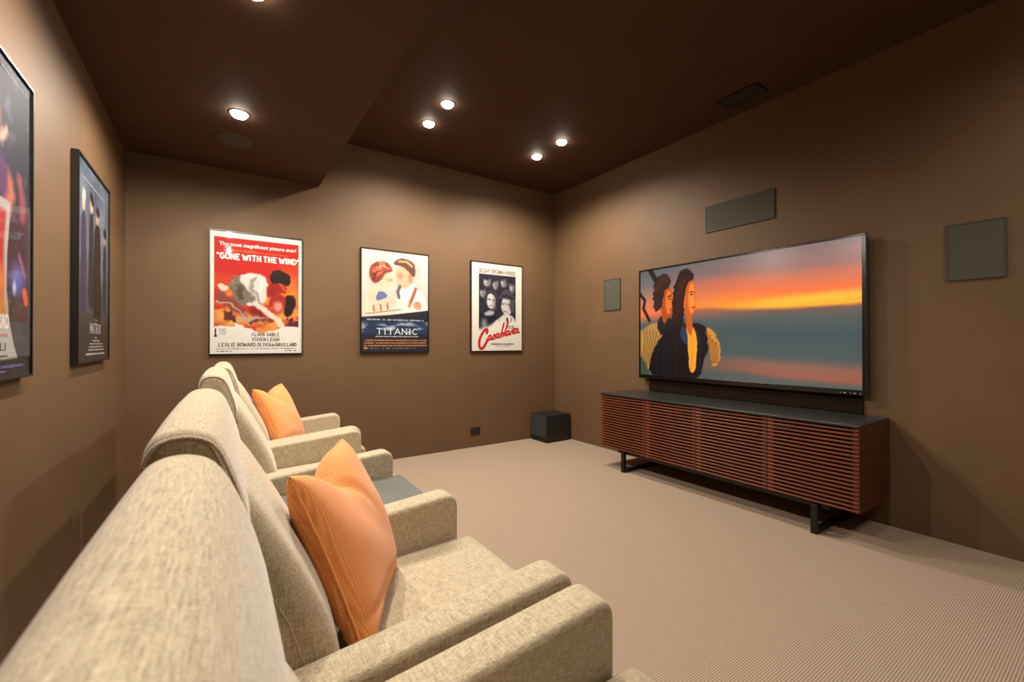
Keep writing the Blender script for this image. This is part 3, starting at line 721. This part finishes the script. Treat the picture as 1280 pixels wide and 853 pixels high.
# --- grey-blue poster with dark figures on the wall behind the chairs
p = Paint(120, 200, 0.70 / 1.018, (96, 106, 124))
n1 = p.noise(4, 7, 71); n2 = p.noise(30, 10, 81)
p.put(np.clip((n1 - .4) * 2.5, 0, 1) * .6, (150, 160, 176))
p.put(np.clip((p.V - .45) * 2.2, 0, 1), (58, 50, 48)); p.put(np.clip((n2 - .5) * 4, 0, 1) * np.clip(1.1 - p.V, 0, 1) * .35, (40, 46, 66))
p.warp(.04, 12, 370)
for cu, top, wd, ht, cl, fc in ((.17, .15, .16, .62, (58, 54, 82), (206, 190, 180)), (.4, .13, .15, .6, (34, 34, 46), (206, 180, 160)), (.86, .24, .13, .5, (40, 42, 58), (176, 140, 120)), (.6, .16, .24, .68, (24, 20, 20), (190, 160, 140))):
    p.poly([(cu - wd * .45, top + .14), (cu - wd * .2, top + .09), (cu + wd * .2, top + .09), (cu + wd * .45, top + .14), (cu + wd * .5, top + ht * .6), (cu + wd * .62, top + ht), (cu - wd * .62, top + ht), (cu - wd * .5, top + ht * .6)], cl, .012)
    p.ellipse(cu, top + .055, .05, .042, fc, .012); p.ellipse(cu + .01, top + .025, .055, .028, (36, 30, 28) if cu > .3 else (216, 206, 196), .012)
p.flat()
p.band(.78, 1.0, (56, 46, 42), .1, .85)
W0, H0 = 0.70, 1.018
k = Ink()
k.text('MATRIX', PX(.36), PX(.72), PV(.855), .05, (206, 206, 208), PY, weight=.14, serif=.12); font_text(k, 'THE', PX(.5), PX(.6), PV(.79), .010, (190, 190, 190), PY)
for i, (a, c) in enumerate(((.52, .58), (.44, .66), (.34, .78), (.32, .8), (.3, .82))): k.rows(PX(a), PX(c), PV(.885 + .016 * i), .010, (170, 166, 160), PY, 41 + i, .9)
k.rows(PX(.24), PX(.84), PV(.972), .012, (190, 188, 184), PY, 47, .9); k.rows(PX(.1), PX(.92), PV(.09), .010, (190, 196, 206), PY, 48, .7)
poster('black framed grey-blue poster with dark standing figures, above the far armchairs', (XL, 3.245, 1.605), R(90), 0.716, 1.034, p, k, depth=0.03)

# --- dark multicoloured poster, cut by the left edge of the photo
p = Paint(130, 200, 0.70 / 1.018, (26, 30, 48))
n1 = p.noise(5, 8, 91); n2 = p.noise(14, 20, 95)
p.put(np.clip((n1 - .5) * 3, 0, 1) * .6, (50, 58, 92)); p.put(np.clip((n2 - .62) * 8, 0, 1) * .5, (110, 116, 150))
p.put(np.clip((p.V - .55) * 2.5, 0, 1) * .8, (56, 48, 44))
p.warp(.06, 10, 380)
p.stroke([(.52, .12), (.58, .2), (.6, .3), (.55, .42)], .07, (226, 140, 116), .04); p.stroke([(.6, .3), (.7, .22)], .03, (232, 170, 150), .02)
p.ellipse(.72, .33, .16, .05, (30, 28, 60), .03); p.ellipse(.72, .42, .07, .07, (200, 110, 84), .03); p.ellipse(.64, .38, .08, .06, (90, 40, 100), .04)
p.stroke([(.86, .36), (.9, .45)], .06, (150, 70, 84), .03)
p.flat()
p.poly([(.1, .44), (.75, .44), (.74, .50), (.715, .6), (.71, .72), (.74, .82), (.80, .90), (.845, .94), (.1, .955)], (182, 178, 172), .006, smooth=0)
p.poly([(.1, .475), (.70, .475), (.675, .58), (.67, .76), (.69, .8), (.1, .8)], (178, 44, 46), .02, smooth=0)
p.ellipse(.60, .7, .08, .06, (226, 130, 60), .05); p.ellipse(.58, .78, .12, .04, (206, 140, 50), .04); p.ellipse(.52, .62, .06, .06, (222, 90, 80), .04)
p.ellipse(.84, .68, .09, .05, (96, 100, 180), .06); p.ellipse(.8, .71, .02, .02, (206, 214, 246), .02); p.stroke([(.93, .72), (.95, .745)], .04, (222, 96, 50), .01)
p.stroke([(.86, .6), (.93, .66)], .02, (150, 110, 130), .02)
W0, H0 = 0.70, 1.018
k = Ink()
font_text(k, 'FORD', PX(.585), PX(.735), PV(.845), .045, (240, 236, 230), PY, bold=.03)
k.rows(PX(.3), PX(.72), PV(.872), .012, (206, 120, 110), PY, 51, .9); font_text(k, 'ELI', PX(.585), PX(.70), PV(.915), .026, (60, 56, 60), PY)
k.rows(PX(.3), PX(.72), PV(.935), .006, (80, 76, 80), PY, 52, .9); k.rows(PX(.1), PX(.92), PV(.972), .012, (104, 96, 150), PY, 53, .9); k.rows(PX(.3), PX(.7), PV(.985), .008, (120, 112, 150), PY, 54, .8)
k.rows(PX(.2), PX(.95), PV(.04), .008, (130, 130, 136), PY, 55, .8)
poster('dark colourful framed poster with grey centre panel, cut by the left photo edge', (XL, 1.915, 1.588), R(90), 0.716, 1.034, p, k, depth=0.03)

# ------------------------------------------------------------------ television
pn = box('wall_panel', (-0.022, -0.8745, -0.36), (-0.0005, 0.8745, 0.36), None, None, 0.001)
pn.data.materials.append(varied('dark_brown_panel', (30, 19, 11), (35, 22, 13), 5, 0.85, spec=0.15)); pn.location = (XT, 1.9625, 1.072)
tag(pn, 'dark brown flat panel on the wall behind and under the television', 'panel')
tv = empty('television', (XT, 1.983, 1.3785)); tag(tv, 'large flat black television showing a sunset, hung above the console', 'television')
a, b = 0.9325, 0.5425
box('housing', (-0.066, -a + .01, -b + .01), (-0.024, a - .01, b - .01), M['black_plastic'], tv, 0.006)
box('wall_mount', (-0.026, -0.35, -0.2), (-0.0222, 0.35, 0.2), M['black_metal'], tv)
boxes('bezel', [((-0.076, -a, -b), (-0.062, a, -b + .038)), ((-0.076, -a, b - .014), (-0.062, a, b)),
                ((-0.076, -a, -b + .038), (-0.062, -a + .024, b - .014)), ((-0.076, a - .014, -b + .038), (-0.062, a, b - .014))], M['black_gloss'], tv, 0.002)
boxes('edge_trim', [((-0.0775, -a - .001, b), (-0.058, a + .001, b + .0025)), ((-0.0775, a, -b), (-0.058, a + .0025, b)), ((-0.0775, -a - .0025, -b), (-0.058, -a, b))], M['silver_edge'], tv)
bmk = boxes('bezel_marks', [((-0.0765, -a + .03 + .028 * i, -b + .012), (-0.0758, -a + .03 + .028 * i + .006 + .008 * (i % 2), -b + .018)) for i in range(5)], M['marks'], tv); tag(bmk, kind='stuff')
p = Paint(400, 226, 1.829 / 1.033, (120, 110, 112))
n1 = p.noise(3, 8, 101); n2 = p.noise(3, 14, 111); n3 = p.noise(30, 30, 121)
Vw = p.V + .05 * (n1 - .5) + .02 * np.sin(p.U * 5)
def ramp(V, stops):
    xs = [q[0] for q in stops]; return np.stack([np.interp(V, xs, [q[1][i] for q in stops]) for i in range(3)], -1)
right = ramp(Vw, [(0, (132, 112, 112)), (.12, (150, 112, 106)), (.2, (196, 118, 92)), (.3, (228, 122, 76)), (.37, (248, 156, 62)), (.405, (252, 170, 66)), (.44, (120, 96, 88)), (.5, (92, 98, 96)), (.62, (76, 90, 92)), (.78, (84, 94, 94)), (.85, (140, 104, 92)), (.92, (152, 100, 84)), (.96, (96, 98, 96)), (1, (92, 98, 98))])
left = ramp(Vw, [(0, (98, 104, 106)), (.15, (122, 112, 112)), (.3, (196, 130, 106)), (.42, (226, 122, 84)), (.47, (160, 110, 92)), (.53, (92, 98, 98)), (.75, (80, 92, 92)), (1, (84, 92, 90))])
wgt = np.clip((p.U - .1) / .6, 0, 1)[..., None]; p.c = left * (1 - wgt) + right * wgt
p.put(np.clip((n2 - .55) * 4, 0, 1) * np.clip(1 - abs(p.V - .2) * 4, 0, 1) * .4, (206, 116, 96))
p.ellipse(.86, .385, .26, .035, (254, 190, 80), .05, rot=-2, alpha=.85)
# dark railing strut and rope, generic
p.stroke([(.06, -.02), (.115, .14)], .05, (22, 22, 22), .01); p.stroke([(-.01, .2), (.03, .28), (.02, .36), (.06, .48)], .03, (18, 18, 18), .01)
# two people at a rail watching the sea, plain stand-ins
p.warp(.02, 30, 400)
p.poly([(-.02, .6), (.04, .53), (.1, .5), (.18, .53), (.2, .62), (.14, .8), (.04, .98), (-.02, 1.02)], (178, 138, 84), .012)
for i in range(6): p.stroke([(.02 + .022 * i, .55 + .01 * i), (.03 + .016 * i, .7), (.0 + .012 * i, .9)], .012, (112, 84, 48), .012, alpha=.8)
p.poly([(-.02, .8), (.03, .86), (.06, 1.02), (-.02, 1.02)], (70, 82, 70), .02)
p.warp(.006, 20, 410)
p.poly([(.105, .56), (.12, .46), (.15, .43), (.2, .47), (.24, .56), (.16, .66)], (20, 24, 36), .01)
p.poly([(.137, .46), (.13, .3), (.15, .19), (.18, .17), (.197, .2), (.2, .28), (.209, .335), (.202, .36), (.203, .4), (.19, .45), (.17, .48), (.16, .53)], (168, 82, 38), .008)
p.poly([(.165, .4), (.16, .28), (.175, .2), (.192, .21), (.197, .28), (.204, .33), (.196, .4), (.18, .44)], (222, 122, 58), .015)
p.stroke([(.178, .268), (.195, .262)], .012, (52, 26, 18), .008); p.stroke([(.182, .29), (.194, .29)], .009, (40, 22, 18), .006); p.stroke([(.19, .39), (.2, .388)], .01, (150, 56, 40), .006); p.ellipse(.143, .32, .009, .03, (176, 86, 46), .012)
p.warp(.025, 34, 420)
p.poly([(.088, .36), (.083, .22), (.095, .11), (.13, .05), (.165, .05), (.19, .1), (.194, .18), (.17, .18), (.155, .22), (.143, .3), (.13, .38), (.105, .41)], (40, 24, 16), .01)
for i in range(5): p.stroke([(.1 + .018 * i, .22 - .02 * i), (.115 + .018 * i, .12 - .008 * i), (.14 + .012 * i, .08)], .01, (116, 70, 36), .01, alpha=.6)
p.warp(.01, 24, 430)
p.poly([(.05, 1.03), (.07, .8), (.13, .64), (.2, .54), (.27, .52), (.36, .52), (.405, .6), (.41, .72), (.375, .84), (.36, 1.03)], (17, 19, 27), .01)
for i in range(4): p.stroke([(.12 + .035 * i, .7), (.1 + .04 * i, .86), (.11 + .04 * i, .98)], .012, (38, 42, 54), .02, alpha=.8)
p.warp(.02, 30, 440)
p.poly([(.385, .55), (.42, .58), (.455, .68), (.465, .8), (.44, .9), (.41, .86), (.405, .7)], (198, 142, 78), .01)
for i in range(4): p.stroke([(.395 + .014 * i, .6 + .03 * i), (.412 + .012 * i, .74), (.42 + .008 * i, .86)], .01, (120, 80, 40), .01, alpha=.8)
p.warp(.006, 20, 450)
p.poly([(.28, .56), (.3, .53), (.33, .56), (.345, .68), (.34, .84), (.332, .95), (.3, .96), (.295, .78)], (242, 164, 70), .01)
p.stroke([(.31, .62), (.318, .76), (.312, .92)], .02, (206, 126, 50), .03, alpha=.6)
p.poly([(.278, .5), (.3, .44), (.315, .48), (.322, .56), (.31, .64), (.292, .6)], (190, 100, 48), .01)
p.warp(.025, 30, 460)
p.poly([(.196, .56), (.2, .4), (.205, .24), (.225, .11), (.26, .04), (.3, .035), (.322, .08), (.327, .15), (.305, .16), (.285, .22), (.272, .32), (.275, .44), (.262, .54), (.23, .62)], (36, 18, 14), .01)
for i in range(6): p.stroke([(.212 + .01 * i, .5 - .02 * i), (.222 + .011 * i, .3 - .03 * i), (.25 + .012 * i, .1)], .009, (98, 42, 26), .012, alpha=.6)
p.warp(.005, 20, 470)
p.poly([(.278, .44), (.272, .3), (.285, .19), (.305, .14), (.322, .15), (.331, .2), (.334, .27), (.341, .315), (.334, .34), (.335, .37), (.328, .43), (.312, .475), (.292, .48)], (196, 104, 50), .008)
p.poly([(.3, .42), (.295, .28), (.305, .18), (.322, .17), (.33, .24), (.336, .31), (.33, .37), (.32, .44)], (240, 146, 72), .02)
p.stroke([(.306, .25), (.318, .242)], .010, (66, 32, 20), .007); p.stroke([(.309, .27), (.318, .268)], .010, (44, 24, 20), .006); p.stroke([(.326, .255), (.331, .255)], .009, (60, 30, 20), .006)
p.stroke([(.316, .385), (.33, .38)], .014, (176, 58, 44), .007); p.stroke([(.323, .27), (.333, .325)], .007, (190, 100, 50), .008); p.ellipse(.281, .31, .008, .03, (206, 112, 60), .01)
p.poly([(.245, .62), (.26, .52), (.28, .56), (.292, .64), (.29, .72), (.262, .68)], (52, 64, 92), .01)
p.stroke([(.34, .58), (.365, .72), (.35, .94)], .012, (44, 50, 66), .012)
p.flat()
p.c = np.clip((p.c - 108) * 1.16 + 104, 2, 255); g_ = p.c.mean(-1, keepdims=True); p.c = np.clip(g_ + (p.c - g_) * 1.15, 2, 255)
scr = p.mesh('screen', 1.829, 1.033, M['screen'], tv, 0.0)
scr.rotation_euler = (0, 0, R(-90)); scr.location = (-0.070, 0.005, 0.012)

# ------------------------------------------------------------------ media console
CY0, CY1 = 0.951, 3.012
CX0, CX1 = 3.084, 3.598
ccx, ccy = (CX0 + CX1) / 2, (CY0 + CY1) / 2
con = empty('media_console', (ccx, ccy, 0)); tag(con, 'long cherry wood media console with slatted doors and black top', 'console')
x0, x1, y0, y1 = CX0 - ccx, CX1 - ccx, CY0 - ccy, CY1 - ccy
boxes('body', [((x0 + .022, y0, .185), (x1, y0 + .02, .69)), ((x0 + .022, y1 - .02, .185), (x1, y1, .69)),
               ((x0 + .04, y0 + .02, .185), (x1, y1 - .02, .205)), ((x0 + .04, y0 + .02, .672), (x1, y1 - .02, .69)), ((x1 - .012, y0 + .02, .205), (x1, y1 - .02, .672))], M['wood_side'], con, 0.0015)
box('top', (x0 - .004, y0 - .002, .691), (x1 + .004, y1 + .002, .706), M['black_top'], con, 0.003)
nsl = 20; pitch = (0.685 - 0.188) / nsl
splits = [y1, 2.478 - ccy, 1.995 - ccy, 1.465 - ccy, y0]
for d in range(4):
    ya, yb = splits[d + 1] + .002, splits[d] - .002
    door = empty('door', (x0, (ya + yb) / 2, 0)); door.parent = con
    hw = (yb - ya) / 2
    box('backing', (.034, -hw + .004, .19), (.038, hw - .004, .683), M['black_cloth'], door)
    for s in (-1, 1):
        lo, hi = sorted((s * (hw - .001), s * (hw - .034)))
        box('stile', (.0135, lo, .188), (.030, hi, .685), M['wood'], door, 0.001)
    first = None
    for i in range(nsl):
        z = .188 + (i + .5) * pitch
        if first is None:
            pr = rounded_poly([(0.0, -.0056), (.014, -.0066), (.014, .0066), (0.0, .0056)], [.003, 0, 0, .003], 3)
            V = []; Fc = []; n = len(pr)
            for yy in (-hw, hw):
                for q in pr: V.append((q[0], yy, q[1]))
            for q in range(n): Fc.append((q, (q + 1) % n, n + (q + 1) % n, n + q))
            Fc.append(tuple(range(n - 1, -1, -1))); Fc.append(tuple(range(n, 2 * n)))
            me = bpy.data.meshes.new('slat'); me.from_pydata(V, [], Fc); me.update()
            bm = bmesh.new(); bm.from_mesh(me); bmesh.ops.recalc_face_normals(bm, faces=bm.faces); bm.to_mesh(me); bm.free()
            first = link('slat', me, M['wood'], door); sl = first
        else:
            sl = first.copy(); COL.objects.link(sl)
        sl.location = (0, 0, z)
    # finger pull under the second slat
    sd = -1 if d < 2 else 1
    lo, hi = sorted((sd * (hw - .04), sd * (hw - .16)))
    zt = .188 + 18 * pitch
    tag(box('finger_pull', (-.0012, lo, zt - .002), (.006, hi, zt + .012), M['pull'], door, 0.001), 'black finger pull')
tag(box('rail', (x0 + .03, y0 + .16, .160), (x0 + .06, y1 - .20, .1845), M['black_metal'], con), 'black steel rail under the cabinet')
box('rail', (x1 - .06, y0 + .16, .160), (x1 - .03, y1 - .20, .1845), M['black_metal'], con)
for yl in (1.180 - ccy, 2.722 - ccy):
    boxes('leg', [((x0 - .014, yl - .018, 0), (x0 + .018, yl + .018, .1845)), ((x0 + .018, yl - .018, 0), (x1 - .05, yl + .018, .028)), ((x1 - .05, yl - .018, 0), (x1 - .02, yl + .018, .1845))], M['black_metal'], con, 0.001)

# ------------------------------------------------------------------ subwoofer
sw = empty('subwoofer', (3.395, 4.16, 0)); tag(sw, 'black cube subwoofer on the carpet in the room corner', 'subwoofer')
box('cabinet', (-0.185, -0.155, 0.012), (0.185, 0.155, 0.325), M['sub'], sw, 0.006)
box('grille', (-0.193, -0.148, 0.06), (-0.1855, 0.148, 0.318), M['sub_grille'], sw, 0.003)
box('port_slot', (-0.188, -0.13, 0.022), (-0.1848, 0.13, 0.048), M['black_cloth'], sw)
for sx in (-1, 1):
    for sy in (-1, 1): box('foot', (sx * .16 - .015, sy * .13 - .015, 0), (sx * .16 + .015, sy * .13 + .015, .0125), M['black_plastic'], sw)

# ------------------------------------------------------------------ wall outlet
ot = empty('wall_outlet', (2.434, YB, 0.184)); tag(ot, 'small dark brown wall outlet low on the poster wall', 'outlet')
box('plate', (-0.062, -0.007, -0.046), (0.062, -0.0003, 0.046), M['outlet'], ot, 0.003)
for s in (-1, 1): box('socket', (s * .028 - .02, -0.0085, -0.026), (s * .028 + .02, -0.0065, 0.026), M['socket'], ot, 0.001)

# ------------------------------------------------------------------ armchairs
ROT = R(-1.006)
def chair_loc(x, y): return (math.cos(ROT) * x - math.sin(ROT) * y, math.sin(ROT) * x + math.cos(ROT) * y, 0)
HW = 0.393; AW = 0.104; AX = 0.751
def make_chair(upright=False):
    t = empty('armchair', (0, 0, 0), ROT)
    arm_prof = rounded_poly([(-0.06, .075), (AX, .075), (AX, .605), (-0.06, .605 - .088 * (AX + .06))], [.01, .012, .055, .03], 8)
    for s in (-1, 1):
        lo, hi = sorted((s * HW, s * (HW - AW)))
        ar = extrude_profile('arm', arm_prof, lo, hi, .016, M['linen'], t, seg=4, rows=2)
    seat_prof = rounded_poly([(.06, .255), (.815, .255), (.815, .443), (.06, .412)], [.02, .05, .055, .02], 8)
    extrude_profile('seat_cushion', seat_prof, -(HW - AW) + .003, (HW - AW) - .003, .028, M['linen'], t, rows=12,
                    sag=lambda x, y, z: .016 * max(0, 1 - (y / .27) ** 2) * (1 if z > .35 else 0) * max(0, min(1, (.8 - x) / .15)))
    ft = extrude_profile('front_panel', rounded_poly([(.66, .085), (.795, .085), (.795, .25), (.66, .25)], [.01, .02, .02, .01], 5), -(HW - AW) + .004, (HW - AW) - .004, .015, M['linen'], t, rows=2)
    extrude_profile('base', rounded_poly([(-.04, .08), (.66, .08), (.66, .25), (-.04, .25)], [.01] * 4, 3), -(HW - AW) + .002, (HW - AW) - .002, .008, M['linen'], t, rows=2)
    back_prof = chaikin([(-.02, .965), (.012, .93), (.045, .885), (.105, .775), (.165, .655), (.2, .55), (.215, .44), (.2, .40), (.1, .385), (.06, .40), (.0, .58), (-.06, .78), (-.09, .93)], 2)
    if upright: back_prof = [(x - .05 * max(0, min(1, (.93 - z) / .16)), z) for x, z in back_prof]
    bc = extrude_profile('back_cushion', back_prof, -(HW - AW) + .002, (HW - AW) - .002, .045, M['linen'], t, seg=6, rows=10, bulge=.012)
    for s in (-1, 1):
        yy = s * (HW - AW - .003)
        tube('seam', [(x - .055, yy, z - .02) for x, z in ((.048, .872), (.098, .775), (.152, .66), (.183, .56), (.197, .46))], .0022, M['linen'], bc, 6)
    shell = chaikin([(-.125, .93), (-.06, .95), (-.03, .86), (.05, .6), (.09, .3), (.09, .09), (-.05, .09), (-.075, .3), (-.13, .7), (-.14, .85)], 2)
    extrude_profile('back_shell', shell, -HW + .014, HW - .014, .02, M['linen'], t, rows=4)
    head = chaikin([(-.09, .84), (-.112, .88), (-.118, .94), (-.117, 1.0), (-.106, 1.038), (-.080, 1.052), (-.046, 1.052), (-.016, 1.035), (.004, .985), (.024, .92), (.036, .85), (.02, .815), (-.02, .83), (-.06, .825)], 2)
    if upright: head = chaikin([(-.10, .80), (-.116, .86), (-.119, .93), (-.115, .985), (-.099, 1.016), (-.076, 1.028), (-.045, 1.028), (-.018, 1.015), (.004, .980), (.034, .90), (.058, .80), (.05, .745), (.02, .74), (-.02, .78), (-.06, .785)], 2)
    hd = extrude_profile('headrest', head, -HW + .004, HW - .004, .026, M['linen'], t, rows=12, bulge=.004)
    for s in (-1, 1):
        yy = s * (HW - .006)
        cx_, cz_ = -.05, .93
        tube('piping', [(cx_ + (x - cx_) * .93, yy, cz_ + (z - cz_) * .90) for x, z in head], .0028, M['linen'], hd, 6, closed=True)
    for sx in (.04, .68):
        for s in (-1, 1):
            lg = lathe('leg', [(.0001, 0), (.016, 0), (.024, .08), (.0001, .08)], M['black_metal'], t, 16)
            lg.location = (sx, s * .33, 0)
    return t
chair_front = make_chair(True); chair = make_chair()
spots = [(0.422, 'beige linen recliner armchair in the foreground with an empty seat and large blurred headrest'),
         (1.245, 'beige linen recliner armchair holding the larger orange cushion, near the grey table'),
         (2.722, 'beige linen recliner armchair without a cushion, just beyond the grey table'),
         (3.515, 'beige linen recliner armchair farthest from the viewer, holding the smaller-looking orange cushion')]
for i, (y, lb) in enumerate(spots):
    c = chair_front if i == 0 else chair if i == 1 else copy_tree(chair)
    c.location = chair_loc(.025 if i == 3 else 0, y); tag(c, lb, 'armchair', 'row of recliner armchairs')

# ------------------------------------------------------------------ table between the chairs
ty0, ty1 = 1.645, 2.318
tb = empty('side_table', chair_loc(.40, (ty0 + ty1) / 2), ROT); tag(tb, 'grey-green flat side table wedged between two armchairs', 'table')
hy = (ty1 - ty0) / 2
box('table_top', (-.36, -hy, .445), (.385, hy, .470), M['table'], tb, .004)
box('cabinet', (-.33, -hy + .015, .05), (.365, hy - .015, .4445), M['table'], tb, .004)
boxes('plinth', [((-.30, -hy + .04, 0), (.33, hy - .04, .0505))], M['black_plastic'], tb)

# ------------------------------------------------------------------ cushions
def make_cushion(seed):
    n = 60; half = 0.232; V = []; Fc = []
    t = empty('throw_cushion')
    rr = random.Random(seed); ph = [rr.uniform(0, 6) for _ in range(6)]
    def pos(u, v, side):
        pin = 0.035
        x = u * half * (1 - pin * (1 - u * u) * 0) ; y = v * half
        x *= 1 - 0.075 * (1 - v * v); y *= 1 - 0.075 * (1 - u * u)          # sides curve inwards, corners stand out
        g = max(0.0, (1 - u * u) * (1 - v * v))
        th = 0.092 * g ** 0.38
        dent = math.exp(-((u + .12) / .36) ** 2) * max(0.0, (v + .25) / 1.25) ** 1.8    # chopped top
        y -= 0.075 * dent
        z = side * th * (1 - .25 * dent)
        z += -side * 0.030 * math.exp(-((u + .05 - .35 * (1 - v)) / .07) ** 2) * max(0, v) ** 1.2 * g ** .3
        z += side * 0.005 * math.sin(5 * u + ph[0] + 2 * v) * math.sin(4 * v + ph[1]) * g ** .5
        z += side * 0.010 * math.exp(-((v + .78 + .1 * u) / .06) ** 2) * -1 * g ** .3
        z += 0.02 * u * u
        return (x, y, z)
    for side in (1, -1):
        b0 = len(V)
        for i in range(n + 1):
            for j in range(n + 1):
                u = math.sin((i / n - .5) * math.pi); v = math.sin((j / n - .5) * math.pi)
                V.append(pos(u, v, side))
        for i in range(n):
            for j in range(n):
                q = (b0 + i * (n + 1) + j, b0 + (i + 1) * (n + 1) + j, b0 + (i + 1) * (n + 1) + j + 1, b0 + i * (n + 1) + j + 1)
                Fc.append(q if side == 1 else q[::-1])
    me = bpy.data.meshes.new('cover'); me.from_pydata(V, [], Fc); me.update()
    bm = bmesh.new(); bm.from_mesh(me); bmesh.ops.remove_doubles(bm, verts=bm.verts, dist=1e-5); bm.to_mesh(me); bm.free()
    link('cover', me, M['orange'], t, True)
    ring = []
    m = 40
    for (ua, va, ub, vb) in ((-1, -1, 1, -1), (1, -1, 1, 1), (1, 1, -1, 1), (-1, 1, -1, -1)):
        for k_ in range(m): s = k_ / m; ring.append(pos(ua + (ub - ua) * s, va + (vb - va) * s, 1))
    tube('seam', ring, .0035, M['orange'], t, 6, closed=True)
    return t
def place_cushion(t, c, U, D, label):
    U = Vector(U).normalized(); D = Vector(D); D = (D - U * D.dot(U)).normalized(); Yv = -D; Z = U.cross(Yv).normalized()
    m = Matrix((U, Yv, Z)).transposed().to_4x4()
    t.matrix_world = Matrix.Translation(Vector(c)) @ m
    tag(t, label, 'cushion', 'orange throw cushions')
loc = chair_loc(.277, 1.287)
place_cushion(make_cushion(1), (loc[0], loc[1], .65), (.45, .89, -.03), (.323, -.2, -.92), 'large-looking orange knitted cushion on the second armchair, nearer the viewer')
loc = chair_loc(.296, 3.54)
place_cushion(make_cushion(5), (loc[0], loc[1], .655), (.45, .89, -.01), (.33, -.2, -.92), 'orange knitted cushion on the farthest armchair, by the poster wall')
